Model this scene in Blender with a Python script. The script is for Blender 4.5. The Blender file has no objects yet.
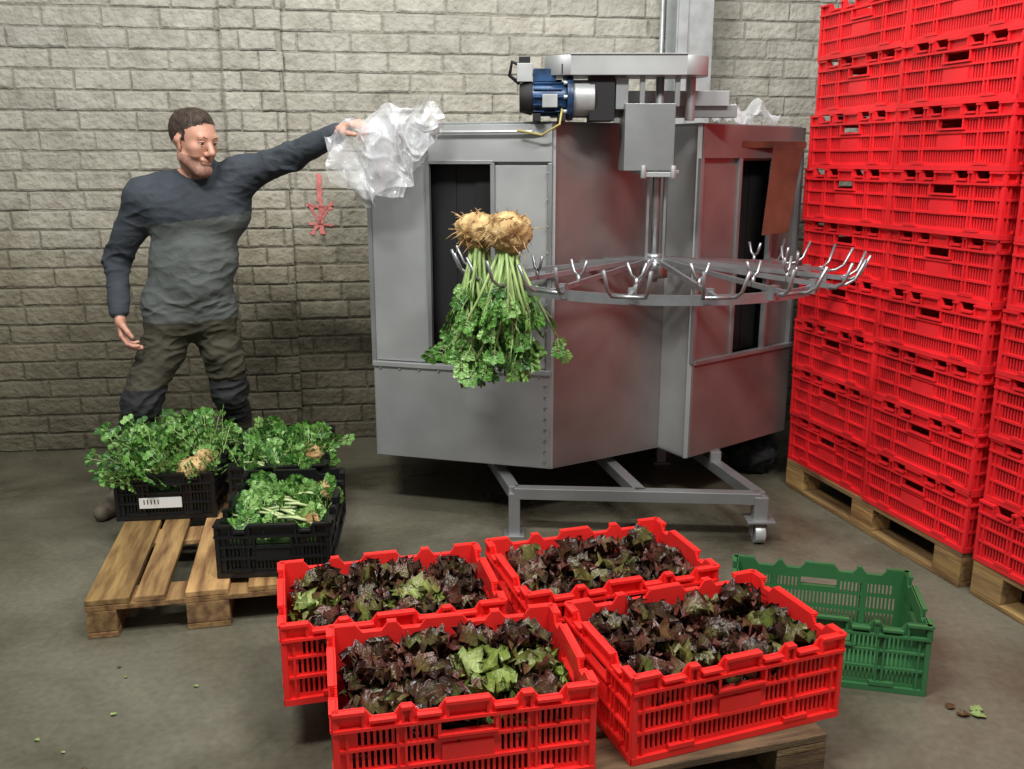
import bpy, math, random, bmesh
import numpy as np
from mathutils import Vector, Matrix, noise
random.seed(7)
R=random.Random(11)
S=bpy.context.scene
COL=S.collection
def lin(c):
    o=[]
    for x in c[:3]:
        x=x/255.0
        o.append(x/12.92 if x<=.04045 else ((x+.055)/1.055)**2.4)
    return tuple(o)
# ------------------------------------------------------------ materials
def newmat(name):
    m=bpy.data.materials.new(name); m.use_nodes=True
    nt=m.node_tree; b=nt.nodes['Principled BSDF']
    return m,nt,b
def mat(name,col,rough=.5,metal=0,var=.15,ns=4,bump=0,bs=60,attr=False,scale=(1,1,1),rvar=0,alpha=1,dark=None,spec=.5,det=5):
    m,nt,b=newmat(name); L=nt.links; N=nt.nodes
    c=lin(col)
    tc=N.new('ShaderNodeTexCoord'); mp=N.new('ShaderNodeMapping'); mp.inputs['Scale'].default_value=scale
    L.new(tc.outputs['Object'],mp.inputs['Vector'])
    n=N.new('ShaderNodeTexNoise'); n.inputs['Scale'].default_value=ns; n.inputs['Detail'].default_value=det
    L.new(mp.outputs[0],n.inputs['Vector'])
    r=N.new('ShaderNodeValToRGB')
    d=lin(dark) if dark else [x*(1-var) for x in c]
    l=c if dark else [min(1,x*(1+var)) for x in c]
    r.color_ramp.elements[0].position=.35; r.color_ramp.elements[1].position=.65
    r.color_ramp.elements[0].color=(*d,1); r.color_ramp.elements[1].color=(*l,1)
    L.new(n.outputs['Fac'],r.inputs['Fac'])
    out=r.outputs['Color']
    if attr:
        a=N.new('ShaderNodeAttribute'); a.attribute_name='Col'
        mx=N.new('ShaderNodeMixRGB'); mx.blend_type='MULTIPLY'; mx.inputs[0].default_value=1
        L.new(out,mx.inputs[1]); L.new(a.outputs['Color'],mx.inputs[2]); out=mx.outputs[0]
    L.new(out,b.inputs['Base Color'])
    b.inputs['Roughness'].default_value=rough; b.inputs['Metallic'].default_value=metal
    b.inputs['Specular IOR Level'].default_value=spec
    if rvar:
        mr=N.new('ShaderNodeMapRange'); mr.inputs[3].default_value=rough-rvar; mr.inputs[4].default_value=rough+rvar
        L.new(n.outputs['Fac'],mr.inputs[0]); L.new(mr.outputs[0],b.inputs['Roughness'])
    if bump:
        n2=N.new('ShaderNodeTexNoise'); n2.inputs['Scale'].default_value=bs; n2.inputs['Detail'].default_value=4
        L.new(mp.outputs[0],n2.inputs['Vector'])
        bp=N.new('ShaderNodeBump'); bp.inputs['Strength'].default_value=bump; bp.inputs['Distance'].default_value=.01
        L.new(n2.outputs['Fac'],bp.inputs['Height']); L.new(bp.outputs[0],b.inputs['Normal'])
    b.inputs['Alpha'].default_value=alpha
    return m
RED=mat('red_plastic',(242,46,42),.34,var=.07,ns=6)
REDS=mat('red_plastic_stack',(220,38,44),.40,var=.18,ns=3)
GREEN=mat('green_plastic',(54,108,64),.42,var=.1)
BLACK=mat('black_plastic',(22,22,24),.35,var=.2)
LABEL=mat('paper_label',(225,225,222),.6,var=.03)
WOOD=mat('pallet_wood',(196,160,104),.72,dark=(122,88,54),ns=2.2,bump=.5,bs=30,attr=True,scale=(1.6,12,12))
WOODG=mat('old_pallet_wood',(128,104,74),.8,dark=(84,66,46),ns=3,bump=.5,bs=30,attr=True,scale=(2,14,14))
STEEL=mat('brushed_steel',(156,158,158),.45,.7,var=.14,ns=2.5,rvar=.08,bump=.05,bs=30)
STEELL=mat('light_steel',(172,174,173),.48,.5,var=.12,ns=3,rvar=.06)
STEELR=mat('wet_steel',(152,142,138),.44,.72,var=.16,ns=3,rvar=.06,bump=.04,bs=10)
GALV=mat('galvanised_steel',(176,179,178),.42,.4,var=.12,ns=14)
HOOK=mat('hook_steel',(166,168,170),.38,.8,var=.12,ns=14)
RUST=mat('rusty_plate',(122,78,62),.45,.35,dark=(84,54,44),ns=5)
DARK=mat('dark_rubber_and_slot_shade',(16,14,16),.7,var=.2)  # dark motor parts, and the sheets that paint shade inside the slots
BLUE=mat('blue_motor_paint',(40,76,118),.38,.15,dark=(22,36,58),ns=22)
YEL=mat('yellow_cable',(170,158,90),.5)
LEAF=mat('lettuce_leaf',(255,255,255),.22,var=.12,ns=30,attr=True,bump=.6,bs=90)
CEL=mat('celery_leaf',(255,255,255),.4,var=.15,ns=25,attr=True)
ROOT=mat('celeriac_skin',(212,182,128),.75,dark=(140,104,58),ns=20,bump=1,bs=50)
SKIN=mat('skin',(198,146,124),.5,var=.08,ns=20)
STUB=mat('beard_stubble',(150,110,94),.65,var=.18,ns=90)
HAIR=mat('short_brown_hair',(58,44,34),.6,var=.35,ns=60,bump=.6,bs=160,scale=(1,1,.4))
SWD=mat('dark_fleece',(56,62,69),.88,var=.12,ns=12,bump=.35,bs=160)
SWL=mat('grey_green_knit',(90,95,92),.92,var=.08,ns=14,bump=.4,bs=180)
TRO=mat('olive_work_trousers',(66,63,50),.85,var=.14,ns=10,bump=.35,bs=140)
TRB=mat('black_work_trousers',(36,37,38),.8,var=.2,ns=10,bump=.35,bs=140)
BOOT=mat('work_boot',(104,94,80),.7,var=.25,ns=20)
EYEW=mat('eye_white',(196,188,180),.25,var=.02)
EYED=mat('eye_iris',(40,28,20),.2,var=.1)
PAINT=mat('faded_red_spray_paint',(206,120,114),.8,var=.2,ns=20)
def film():
    m,nt,b=newmat('clear_plastic_film'); N=nt.nodes; L=nt.links
    b.inputs['Base Color'].default_value=(.84,.86,.88,1); b.inputs['Roughness'].default_value=.15
    b.inputs['Specular IOR Level'].default_value=.8
    tc=N.new('ShaderNodeTexCoord'); n=N.new('ShaderNodeTexNoise'); n.inputs['Scale'].default_value=9; n.inputs['Detail'].default_value=6
    L.new(tc.outputs['Object'],n.inputs['Vector'])
    mr=N.new('ShaderNodeMapRange'); mr.inputs[1].default_value=.38; mr.inputs[2].default_value=.66; mr.inputs[3].default_value=.14; mr.inputs[4].default_value=.5
    L.new(n.outputs['Fac'],mr.inputs[0])
    lw=N.new('ShaderNodeLayerWeight'); lw.inputs[0].default_value=.25
    ad=N.new('ShaderNodeMath'); ad.operation='ADD'; ad.use_clamp=True
    mu=N.new('ShaderNodeMath'); mu.operation='MULTIPLY'; mu.inputs[1].default_value=.6; L.new(lw.outputs['Facing'],mu.inputs[0])
    L.new(mr.outputs[0],ad.inputs[0]); L.new(mu.outputs[0],ad.inputs[1]); L.new(ad.outputs[0],b.inputs['Alpha'])
    return m
FILM=film()
def wallmat():
    m,nt,b=newmat('painted_brick'); N=nt.nodes; L=nt.links
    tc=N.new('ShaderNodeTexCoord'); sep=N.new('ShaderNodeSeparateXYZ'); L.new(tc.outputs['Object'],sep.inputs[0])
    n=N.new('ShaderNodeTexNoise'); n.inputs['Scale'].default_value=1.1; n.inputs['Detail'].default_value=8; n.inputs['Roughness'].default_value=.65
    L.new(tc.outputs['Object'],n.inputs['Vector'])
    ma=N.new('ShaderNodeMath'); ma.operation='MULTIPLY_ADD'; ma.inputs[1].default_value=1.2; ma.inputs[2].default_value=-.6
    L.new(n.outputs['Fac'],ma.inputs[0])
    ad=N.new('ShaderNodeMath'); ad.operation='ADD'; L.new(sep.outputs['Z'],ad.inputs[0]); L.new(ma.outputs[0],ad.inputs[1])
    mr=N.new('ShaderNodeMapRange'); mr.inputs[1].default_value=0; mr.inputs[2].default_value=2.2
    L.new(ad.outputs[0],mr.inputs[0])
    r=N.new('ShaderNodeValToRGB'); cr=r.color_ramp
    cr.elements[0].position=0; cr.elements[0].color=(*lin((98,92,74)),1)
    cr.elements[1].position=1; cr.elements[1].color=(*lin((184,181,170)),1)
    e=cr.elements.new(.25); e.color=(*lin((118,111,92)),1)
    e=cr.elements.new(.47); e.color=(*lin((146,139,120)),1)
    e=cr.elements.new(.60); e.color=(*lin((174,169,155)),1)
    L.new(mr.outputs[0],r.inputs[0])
    n2=N.new('ShaderNodeTexNoise'); n2.inputs['Scale'].default_value=7; n2.inputs['Detail'].default_value=9; n2.inputs['Roughness'].default_value=.75
    L.new(tc.outputs['Object'],n2.inputs['Vector'])
    r2=N.new('ShaderNodeValToRGB'); r2.color_ramp.elements[0].position=.33; r2.color_ramp.elements[1].position=.58
    r2.color_ramp.elements[0].color=(.52,.5,.46,1); r2.color_ramp.elements[1].color=(1,1,1,1)
    L.new(n2.outputs['Fac'],r2.inputs[0])
    mx=N.new('ShaderNodeMixRGB'); mx.blend_type='MULTIPLY'; mx.inputs[0].default_value=.75
    L.new(r.outputs[0],mx.inputs[1]); L.new(r2.outputs[0],mx.inputs[2])
    a=N.new('ShaderNodeAttribute'); a.attribute_name='Col'
    m2=N.new('ShaderNodeMixRGB'); m2.blend_type='MULTIPLY'; m2.inputs[0].default_value=1
    L.new(mx.outputs[0],m2.inputs[1]); L.new(a.outputs['Color'],m2.inputs[2])
    L.new(m2.outputs[0],b.inputs['Base Color']); b.inputs['Roughness'].default_value=.75
    n3=N.new('ShaderNodeTexNoise'); n3.inputs['Scale'].default_value=30; n3.inputs['Detail'].default_value=6
    L.new(tc.outputs['Object'],n3.inputs['Vector'])
    bp=N.new('ShaderNodeBump'); bp.inputs['Strength'].default_value=.9; bp.inputs['Distance'].default_value=.02
    L.new(n3.outputs['Fac'],bp.inputs['Height']); L.new(bp.outputs[0],b.inputs['Normal'])
    return m
WALL=wallmat()
def floormat():
    m,nt,b=newmat('damp_concrete'); N=nt.nodes; L=nt.links
    tc=N.new('ShaderNodeTexCoord')
    n=N.new('ShaderNodeTexNoise'); n.inputs['Scale'].default_value=1.0; n.inputs['Detail'].default_value=9; n.inputs['Roughness'].default_value=.6; n.inputs['Distortion'].default_value=.4
    L.new(tc.outputs['Object'],n.inputs['Vector'])
    r=N.new('ShaderNodeValToRGB'); cr=r.color_ramp
    cr.elements[0].position=.38; cr.elements[0].color=(*lin((66,64,52)),1)
    cr.elements[1].position=.66; cr.elements[1].color=(*lin((118,114,98)),1)
    e=cr.elements.new(.47); e.color=(*lin((94,90,75)),1)
    L.new(n.outputs['Fac'],r.inputs[0])
    n2=N.new('ShaderNodeTexNoise'); n2.inputs['Scale'].default_value=40; n2.inputs['Detail'].default_value=6
    L.new(tc.outputs['Object'],n2.inputs['Vector'])
    r2=N.new('ShaderNodeValToRGB'); r2.color_ramp.elements[0].position=.3; r2.color_ramp.elements[1].position=.7
    r2.color_ramp.elements[0].color=(.78,.78,.78,1); r2.color_ramp.elements[1].color=(1,1,1,1)
    L.new(n2.outputs['Fac'],r2.inputs[0])
    mx=N.new('ShaderNodeMixRGB'); mx.blend_type='MULTIPLY'; mx.inputs[0].default_value=1
    L.new(r.outputs[0],mx.inputs[1]); L.new(r2.outputs[0],mx.inputs[2]); L.new(mx.outputs[0],b.inputs['Base Color'])
    mr=N.new('ShaderNodeMapRange'); mr.inputs[1].default_value=.4; mr.inputs[2].default_value=.58; mr.inputs[3].default_value=.2; mr.inputs[4].default_value=.52
    L.new(n.outputs['Fac'],mr.inputs[0]); L.new(mr.outputs[0],b.inputs['Roughness'])
    bp=N.new('ShaderNodeBump'); bp.inputs['Strength'].default_value=.15; bp.inputs['Distance'].default_value=.01
    L.new(n2.outputs['Fac'],bp.inputs['Height']); L.new(bp.outputs[0],b.inputs['Normal'])
    return m
FLOOR=floormat()
# ------------------------------------------------------------ mesh builder
class MB:
    def __init__(s): s.v=[];s.f=[];s.m=[];s.c=[];s.sm=[]
    def add(s,vs,fs,mat=0,M=None,col=(1,1,1),smooth=False):
        o=len(s.v)
        for p in vs:
            p=Vector(p)
            s.v.append(tuple(M@p) if M else tuple(p))
        if isinstance(col,list): s.c+=col
        else: s.c+=[col]*len(vs)
        for f in fs:
            s.f.append([o+i for i in f]); s.m.append(mat); s.sm.append(smooth)
    def box(s,c,size,mat=0,M=None,col=(1,1,1),rz=0):
        x,y,z=[a/2 for a in size]
        vs=[(-x,-y,-z),(x,-y,-z),(x,y,-z),(-x,y,-z),(-x,-y,z),(x,-y,z),(x,y,z),(-x,y,z)]
        T=Matrix.Translation(c)@Matrix.Rotation(rz,4,'Z')
        if M: T=M@T
        s.add(vs,[(0,3,2,1),(4,5,6,7),(0,1,5,4),(1,2,6,5),(2,3,7,6),(3,0,4,7)],mat,T,col)
    def bar(s,p0,p1,w,h,mat=0,M=None,up=(0,0,1)):
        p0=Vector(p0);p1=Vector(p1);d=(p1-p0);L=d.length;d.normalize()
        u=Vector(up); x=d.cross(u)
        if x.length<1e-3: x=d.cross(Vector((1,0,0)))
        x.normalize(); z=x.cross(d)
        T=Matrix((x,d,z)).transposed().to_4x4(); T.translation=(p0+p1)/2
        if M: T=M@T
        s.box((0,0,0),(w,L,h),mat,T)
    def tube(s,pts,r,mat=0,n=8,M=None,col=(1,1,1),cap=True):
        pts=[Vector(p) for p in pts]; k=len(pts)
        rr=r if isinstance(r,(list,tuple)) else [r]*k
        vs=[];fs=[]
        ref=None
        for i,p in enumerate(pts):
            d=(pts[min(i+1,k-1)]-pts[max(i-1,0)]).normalized()
            if ref is None:
                ref=d.orthogonal().normalized()
            x=(ref-d*ref.dot(d)).normalized(); ref=x; y=d.cross(x)
            for j in range(n):
                a=2*math.pi*j/n
                vs.append(p+(x*math.cos(a)+y*math.sin(a))*rr[i])
        for i in range(k-1):
            for j in range(n):
                a=i*n+j;b=i*n+(j+1)%n
                fs.append((a,b,b+n,a+n))
        s.add(vs,fs,mat,M,col,True)
        if cap:
            o=len(s.v)-k*n
            s.f.append([o+j for j in reversed(range(n))]);s.m.append(mat);s.sm.append(False)
            s.f.append([o+(k-1)*n+j for j in range(n)]);s.m.append(mat);s.sm.append(False)
    def panel(s,x0,x1,z0,z1,holes,t,mat=0,M=None):
        xs=sorted(set([x0,x1]+[min(max(h[i],x0),x1) for h in holes for i in (0,1)]))
        zs=sorted(set([z0,z1]+[min(max(h[i],z0),z1) for h in holes for i in (2,3)]))
        def cl(a):
            o=[a[0]]
            for q in a[1:]:
                if q-o[-1]>1e-5:o.append(q)
            return o
        xs=cl(xs);zs=cl(zs); nx=len(xs)-1;nz=len(zs)-1
        sol=[[True]*nz for _ in range(nx)]
        for i in range(nx):
            cx=(xs[i]+xs[i+1])/2
            hh=[h for h in holes if h[0]<cx<h[1]]
            for j in range(nz):
                cz=(zs[j]+zs[j+1])/2
                if any(h[2]<cz<h[3] for h in hh): sol[i][j]=False
        vs=[];idx={};fs=[]
        def V(i,j,k):
            if (i,j,k) not in idx:
                idx[(i,j,k)]=len(vs); vs.append((xs[i],k*t,zs[j]))
            return idx[(i,j,k)]
        for i in range(nx):
            for j in range(nz):
                if not sol[i][j]: continue
                fs.append((V(i,j,0),V(i+1,j,0),V(i+1,j+1,0),V(i,j+1,0)))
                fs.append((V(i,j,1),V(i,j+1,1),V(i+1,j+1,1),V(i+1,j,1)))
                if i==0 or not sol[i-1][j]: fs.append((V(i,j,0),V(i,j+1,0),V(i,j+1,1),V(i,j,1)))
                if i==nx-1 or not sol[i+1][j]: fs.append((V(i+1,j,0),V(i+1,j,1),V(i+1,j+1,1),V(i+1,j+1,0)))
                if j==0 or not sol[i][j-1]: fs.append((V(i,j,0),V(i,j,1),V(i+1,j,1),V(i+1,j,0)))
                if j==nz-1 or not sol[i][j+1]: fs.append((V(i,j+1,0),V(i+1,j+1,0),V(i+1,j+1,1),V(i,j+1,1)))
        s.add(vs,fs,mat,M)
    def mesh(s,name,mats):
        me=bpy.data.meshes.new(name); me.from_pydata(s.v,[],s.f)
        for m in mats: me.materials.append(m)
        me.polygons.foreach_set('material_index',s.m)
        me.polygons.foreach_set('use_smooth',s.sm)
        a=me.color_attributes.new('Col','FLOAT_COLOR','POINT')
        arr=np.ones((len(s.v),4),dtype=np.float32); arr[:,:3]=np.array(s.c,dtype=np.float32)
        a.data.foreach_set('color',arr.ravel()); me.update()
        return me
    def build(s,name,mats,parent=None,loc=(0,0,0),rz=0,bevel=0):
        return place(s.mesh(name,mats),name,parent,loc,rz,bevel)
def place(me,name,parent=None,loc=(0,0,0),rz=0,bevel=0,sc=1):
    o=bpy.data.objects.new(name,me); COL.objects.link(o)
    o.location=loc; o.rotation_euler=(0,0,rz); o.scale=(sc,sc,sc)
    if parent: o.parent=parent
    if bevel:
        b=o.modifiers.new('bevel','BEVEL'); b.width=bevel; b.segments=2; b.limit_method='ANGLE'
    return o
def empty(name,loc=(0,0,0),rz=0):
    o=bpy.data.objects.new(name,None); COL.objects.link(o); o.location=loc; o.rotation_euler=(0,0,rz); o.empty_display_size=.1
    return o
rad=math.radians
# ------------------------------------------------------------ room
mb=MB(); mb.box((0,1.5,-.05),(14,12,.1)); mb.build('floor',[FLOOR])
WA=rad(8.3)
def bricks(mb,x0,x1,z1,y0,rng,bl=.29,bh=.103):
    row=0; z=0
    while z<z1:
        x=x0-(bl/2 if row%2 else 0)+rng.uniform(-.03,.0)
        while x<x1:
            bw=bl*rng.uniform(.93,1.07)
            a=max(x,x0)+.003; b=min(x+bw,x1)-.003
            if b-a>.03:
                j=lambda s=.004:rng.uniform(-s,s)
                d=rng.uniform(-.004,.004)
                zz=z+.003; zt=z+bh-.004
                vs=[];
                n=5
                loop=[(a+(b-a)*i/n,zz+j(.003)) for i in range(n)]+[(b+j(.003),zz+(zt-zz)*i/2) for i in range(2)]+[(b-(b-a)*i/n,zt+j(.003)) for i in range(n)]+[(a+j(.003),zt-(zt-zz)*i/2) for i in range(2)]
                cx=(a+b)/2;cz=(zz+zt)/2;N=len(loop)
                for (px,pz) in loop: vs.append((px,y0+.010,pz))
                for (px,pz) in loop: vs.append((px,y0+d+.004,pz))
                ins=rng.uniform(.006,.012)
                for (px,pz) in loop:
                    vs.append((px+(ins if px<cx else -ins)*min(1,abs(px-cx)/(b-a)*2.2),y0+d-.002+j(.0015),pz+(ins if pz<cz else -ins)*min(1,abs(pz-cz)/bh*2.4)))
                fs=[]
                for i in range(N):
                    k=(i+1)%N
                    fs.append((i,k,N+k,N+i)); fs.append((N+i,N+k,2*N+k,2*N+i))
                fs.append([2*N+i for i in range(N)])
                g=rng.uniform(.88,1.05)
                e=g*.86
                cs=[(e,e,e)]*(2*N)+[(g,g*.99,g*.975)]*N
                mb.add(vs,fs,0,None,cs,False)
            x+=bw
        z+=bh; row+=1
mb=MB(); rr=random.Random(3)
bricks(mb,-3,7.5,3.7,-.006,rr)
mb.box((2.25,.100,1.85),(10.5,.2,3.7),col=(.68,.67,.63))
bricks(mb,1.36,1.68,3.7,-.05,rr,bl=.2)
mb.box((1.52,-.0,1.85),(.30,.082,3.7),col=(.64,.62,.59))
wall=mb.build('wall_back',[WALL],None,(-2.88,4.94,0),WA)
mb=MB(); wd=Vector((math.cos(WA),math.sin(WA),0)); wn=Vector((math.sin(WA),-math.cos(WA),0))
def wallp(s,z): return Vector((-2.88,4.94,0))+wd*s+wn*.0150+Vector((0,0,z))
def stroke(a,b,w):
    n=14; vs=[];fs=[]
    for i in range(n+1):
        t=i/n; s=a[0]+(b[0]-a[0])*t+R.uniform(-.005,.005); z=a[1]+(b[1]-a[1])*t
        dx=Vector((b[1]-a[1],-(b[0]-a[0]))).normalized()*w*(.4+.6*R.random())
        vs.append(wallp(s-dx.x,z-dx.y));vs.append(wallp(s+dx.x,z+dx.y))
    for i in range(n): fs.append((2*i,2*i+1,2*i+3,2*i+2))
    mb.add(vs,fs)
s0=1.83
stroke((s0,1.53),(s0+.01,1.20),.019); stroke((s0-.06,1.37),(s0+.0,1.25),.012); stroke((s0+.07,1.38),(s0-.05,1.20),.012); stroke((s0-.07,1.36),(s0+.07,1.34),.010); stroke((s0-.06,1.26),(s0+.06,1.25),.009)
stroke((s0-.05,1.735),(s0+.02,1.725),.012)
mb.build('spray_painted_arrow',[PAINT])
mb=MB(); C=(.955,5.27)
mb.box((0,-.09,1.85),(.2,.012,3.7)); mb.box((0,.09,1.85),(.2,.012,3.7)); mb.box((0,0,1.85),(.012,.17,3.7))
mb.box((-.07,-.105,1.85),(.05,.02,3.7))
mb.build('steel_column',[GALV],None,(C[0],C[1],0),WA)
mb=MB(); mb.tube([(0,0,0),(0,0,3.7)],.014,0,12); mb.build('conduit_pipe',[GALV],None,(.83,5.40,0))
# ------------------------------------------------------------ crates
def crate_mesh(name,mats,L=.6,W=.4,H=.235,fine=False,label=False,stack=False):
    mb=MB(); T=.006
    for side in range(4):
        ln=L if side%2==0 else W; dist=(W if side%2==0 else L)/2
        M=Matrix.Rotation(side*math.pi/2,4,'Z')@Matrix.Translation((0,-dist+.008,0))
        h=ln/2; big=side%2==0
        holes=[(-.06,.06,H-.082,H-.052)]
        if big: nt=[(-h+.070,-h+.150),(-.125,-.050),(.050,.125),(h-.150,h-.070)]
        else: nt=[(-h+.055,-h+.115),(h-.115,h-.055)]
        dp=.0055 if stack else .0045
        for a,b in nt:
            for q in range(5): holes.append((a+q*.0035,b-q*.0035,H-.004-q*dp,H+.01))
        p=.0125 if fine else .0135; w=p*.5
        n=int((h-.034)/p)
        ribs=[0.15,-.15] if big else [.095,-.095]
        for i in range(-n,n+1):
            x=i*p
            if any(abs(x-r)<.012 for r in ribs): continue
            holes.append((x-w/2,x+w/2,.028,.028+(H*.19)))
            if abs(x)>.07 or fine: holes.append((x-w/2,x+w/2,.028+H*.19+.012,H*.56))
            if abs(x)>.075 and abs(x)<h-.045: holes.append((x-w/2,x+w/2,H*.6,H-.056))
        mb.panel(-h,h,0,H,holes,T,0,M)
        y=-.005
        z1=.028+H*.19+.006
        mb.box((0,y,.009),(ln,.012,.018),0,M)
        mb.box((0,y+.001,z1),(ln-.02,.008,.008),0,M)
        mb.box((0,y+.001,H*.58),(ln-.02,.008,.007),0,M)
        mb.box((0,y-.001,H-.045),(ln,.016,.008),0,M)
        edges=[-h]+[v for ab in nt for v in ab]+[h]
        for q in range(0,len(edges),2):
            a,b=edges[q],edges[q+1]; mb.box(((a+b)/2,y-.001,H-.004),(b-a,.018,.008),0,M)
            for xx in (a+.004,b-.004): mb.box((xx,y,H-.022),(.006,.013,.036),0,M)
        for a,b in nt: mb.box(((a+b)/2,y-.001,H-.005-4*dp-.004),(b-a-.02,.018,.007),0,M)
        for r in ribs:
            mb.box((r-.009,y+.001,H/2-.02),(.006,.009,H-.05),0,M); mb.box((r+.009,y+.001,H/2-.02),(.006,.009,H-.05),0,M)
        for s in (-1,1):
            mb.box((s*(h-.006),y+.001,H/2),(.012,.012,H-.006),0,M); mb.box((s*(h-.030),y+.002,H/2-.02),(.006,.009,H-.05),0,M)
        mb.box((0,y-.002,H-.086),(.14,.014,.007),0,M)
        for s in (-1,1): mb.box((s*.066,y-.001,H-.066),(.007,.013,.040),0,M)
        if not fine: mb.box((0,y+.001,H*.42),(.12,.006,H*.22),0,M)
        for s in (-1,1):
            mb.box((s*h*.55,y-.001,.026),(.07,.014,.012),0,M)
        if label and not big:
            mb.box((-.02,y-.005,.075),(.17,.003,.045),1,M)
            for q in range(5): mb.box((-.085+q*.014,y-.0068,.08),(.004,.001,.02),0,M)
    mb.box((0,0,.006),(L-.015,W-.015,.008))
    return mb.mesh(name,mats)
redm=crate_mesh('crate_shell',[RED])
redsm=crate_mesh('stack_crate_shell',[REDS],stack=True)
greenm=crate_mesh('green_crate_shell',[GREEN],.58,.4,.235,True)
blackm=crate_mesh('black_crate_shell',[BLACK,LABEL],.6,.4,.2,False)
blackl=crate_mesh('black_crate_shell_label',[BLACK,LABEL],.6,.4,.2,False,True)
# ------------------------------------------------------------ pallets
def pallet(name,loc,rz,L=1.2,W=.8,m=WOOD,seed=0,gapsel=None):
    g=random.Random(seed); mb=MB()
    def b(c,s,rot=False):
        k=g.uniform(.55,1.12); col=(k,k*g.uniform(.93,1),k*g.uniform(.84,1))
        mb.box(c,s,0,None,col,0)
    ws=[.145,.1,.145,.1,.145]; 
    ys=[-W/2+.0725,-W/4+.012,0,W/4-.012,W/2-.0725]
    for y,w in zip(ys,ws): b((0,y,.133),(L,w,.022))
    for x in (-L/2+.0725,0,L/2-.0725):
        b((x,0,.111),(.145,W,.021))
        for y in (-W/2+.05,0,W/2-.05): b((x,y,.0615),(.145,.1 if y else .145,.078))
    for y in (-W/2+.05,0,W/2-.05): b((0,y,.0112),(L,.1 if y else .145,.0215))
    return mb.build(name,[m],None,loc,rz,.003)
pallet('wooden_pallet',(-1.19,3.53,0),rad(102),seed=8)
pallet('wooden_pallet',(.11,2.36,0),rad(16),1.24,.86,m=WOODG,seed=5)
# ------------------------------------------------------------ red stacks
ang=rad(106); dv=Vector((math.cos(ang),math.sin(ang),0)); rv=Vector((math.sin(ang),-math.cos(ang),0))
c1=Vector((1.935,3.94,0)); c2=c1-dv*1.25+rv*.01
for si,c in enumerate((c1,c2)):
    pallet('wooden_pallet',c,ang,seed=20+si)
    e=empty('red_crate_stack',c,ang)
    g=random.Random(si+1)
    for k in range(9):
        for ix in (-1,1):
            for iy in (-1,1):
                o=place(redsm,'stacked_crate_%d'%(k*4+(ix+1)+(iy+1)//2+1),e,(ix*.302+g.uniform(-.006,.006),iy*.202+g.uniform(-.012,.012),.1455+k*.2365),(0 if g.random()<.5 else math.pi)+g.uniform(-.016,.016))
# ------------------------------------------------------------ vegetables
def lettuce_leaf(mb,base,yaw,tilt,Ln,W,c0,c1,g,curl=1.0):
    nu,nv=7,8; ph=g.uniform(0,6); ph2=g.uniform(0,6)
    out=Vector((math.cos(yaw),math.sin(yaw),0)); side=Vector((-math.sin(yaw),math.cos(yaw),0)); up=Vector((0,0,1))
    p=Vector(base); vs=[];cs=[]
    for j in range(nv):
        t=j/(nv-1); a=tilt+curl*t*t
        d=out*math.sin(a)+up*math.cos(a); nrm=up*math.sin(a)-out*math.cos(a)
        if j: p=p+d*(Ln/(nv-1))
        w=W*(.22+.85*math.sin(math.pi*min(1,.12+t*.72)))*(1+.22*math.sin(t*13+ph))
        if j==nv-1: w*=.7
        for i in range(nu):
            s=-1+2*i/(nu-1); e=max(abs(s),t**1.5)
            q=p+side*(s*w)+nrm*(.35*w*s*s)+nrm*(.018*e*e*math.sin(ph2+s*5.5+t*17))+side*(.008*e*math.cos(ph+t*19+s*3))
            if j==nv-1: q=q-d*(.02*s*s)+d*(.008*math.sin(s*9+ph))
            vs.append(q)
            f=min(1,e**1.6*1.1)
            k=.75+.5*g.random()
            cs.append(tuple((c0[m]*(1-f)+c1[m]*f)*k for m in range(3)))
    fs=[(j*nu+i,j*nu+i+1,(j+1)*nu+i+1,(j+1)*nu+i) for j in range(nv-1) for i in range(nu-1)]
    mb.add(vs,fs,0,None,cs,True)
BUR=lin((92,48,42)); BURD=lin((58,34,30)); GRN=lin((112,128,56)); GRB=lin((152,168,84)); OLV=lin((102,98,52)); GRL=lin((190,202,140)); BRN=lin((82,66,42))
def lettuce_mesh(name,seed,greens=(),Lx=.55,Wy=.36):
    g=random.Random(seed); mb=MB(); k=0
    for ix in range(4):
        for iy in range(3):
            cx=(-1.5+ix)*Lx/4+g.uniform(-.012,.012); cy=(-1+iy)*Wy/3+g.uniform(-.01,.01)
            gr=(k in greens); k+=1
            for n in range(28):
                r=n/28; yaw=n*2.4+g.uniform(-.3,.3)
                tilt=.1+1.0*r+g.uniform(-.1,.15)
                Ln=g.uniform(.09,.14)*(1.0-.1*r); W=g.uniform(.032,.05)
                if gr: a=GRB if g.random()<.75 else GRL; b=GRN if g.random()<.6 else (OLV if g.random()<.5 else BUR)
                else:
                    q=g.random(); a=OLV if q<.48 else (GRN if q<.60 else BRN); b=BUR if g.random()<.45 else BURD
                    if g.random()<.08: b=OLV
                x=cx+math.cos(yaw)*.02*r; y=cy+math.sin(yaw)*.02*r
                ex=x+math.cos(yaw)*Ln*math.sin(tilt); ey=y+math.sin(yaw)*Ln*math.sin(tilt)
                if abs(ex)>Lx/2: tilt*=.3
                if abs(ey)>Wy/2: tilt*=.3
                lettuce_leaf(mb,(x,y,.055+g.uniform(0,.05)*(1-r)),yaw,tilt,Ln,W,a,b,g,g.uniform(.5,1.3))
    mb.box((0,0,.04),(Lx-.01,Wy-.01,.05),0,None,BURD)
    return mb.mesh(name,[LEAF])
specs=[((-.145,2.10),12,(7,10,6)),((.515,2.285),20,()),((-.37,2.515),14,(1,7)),((.275,2.715),18,())]
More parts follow.
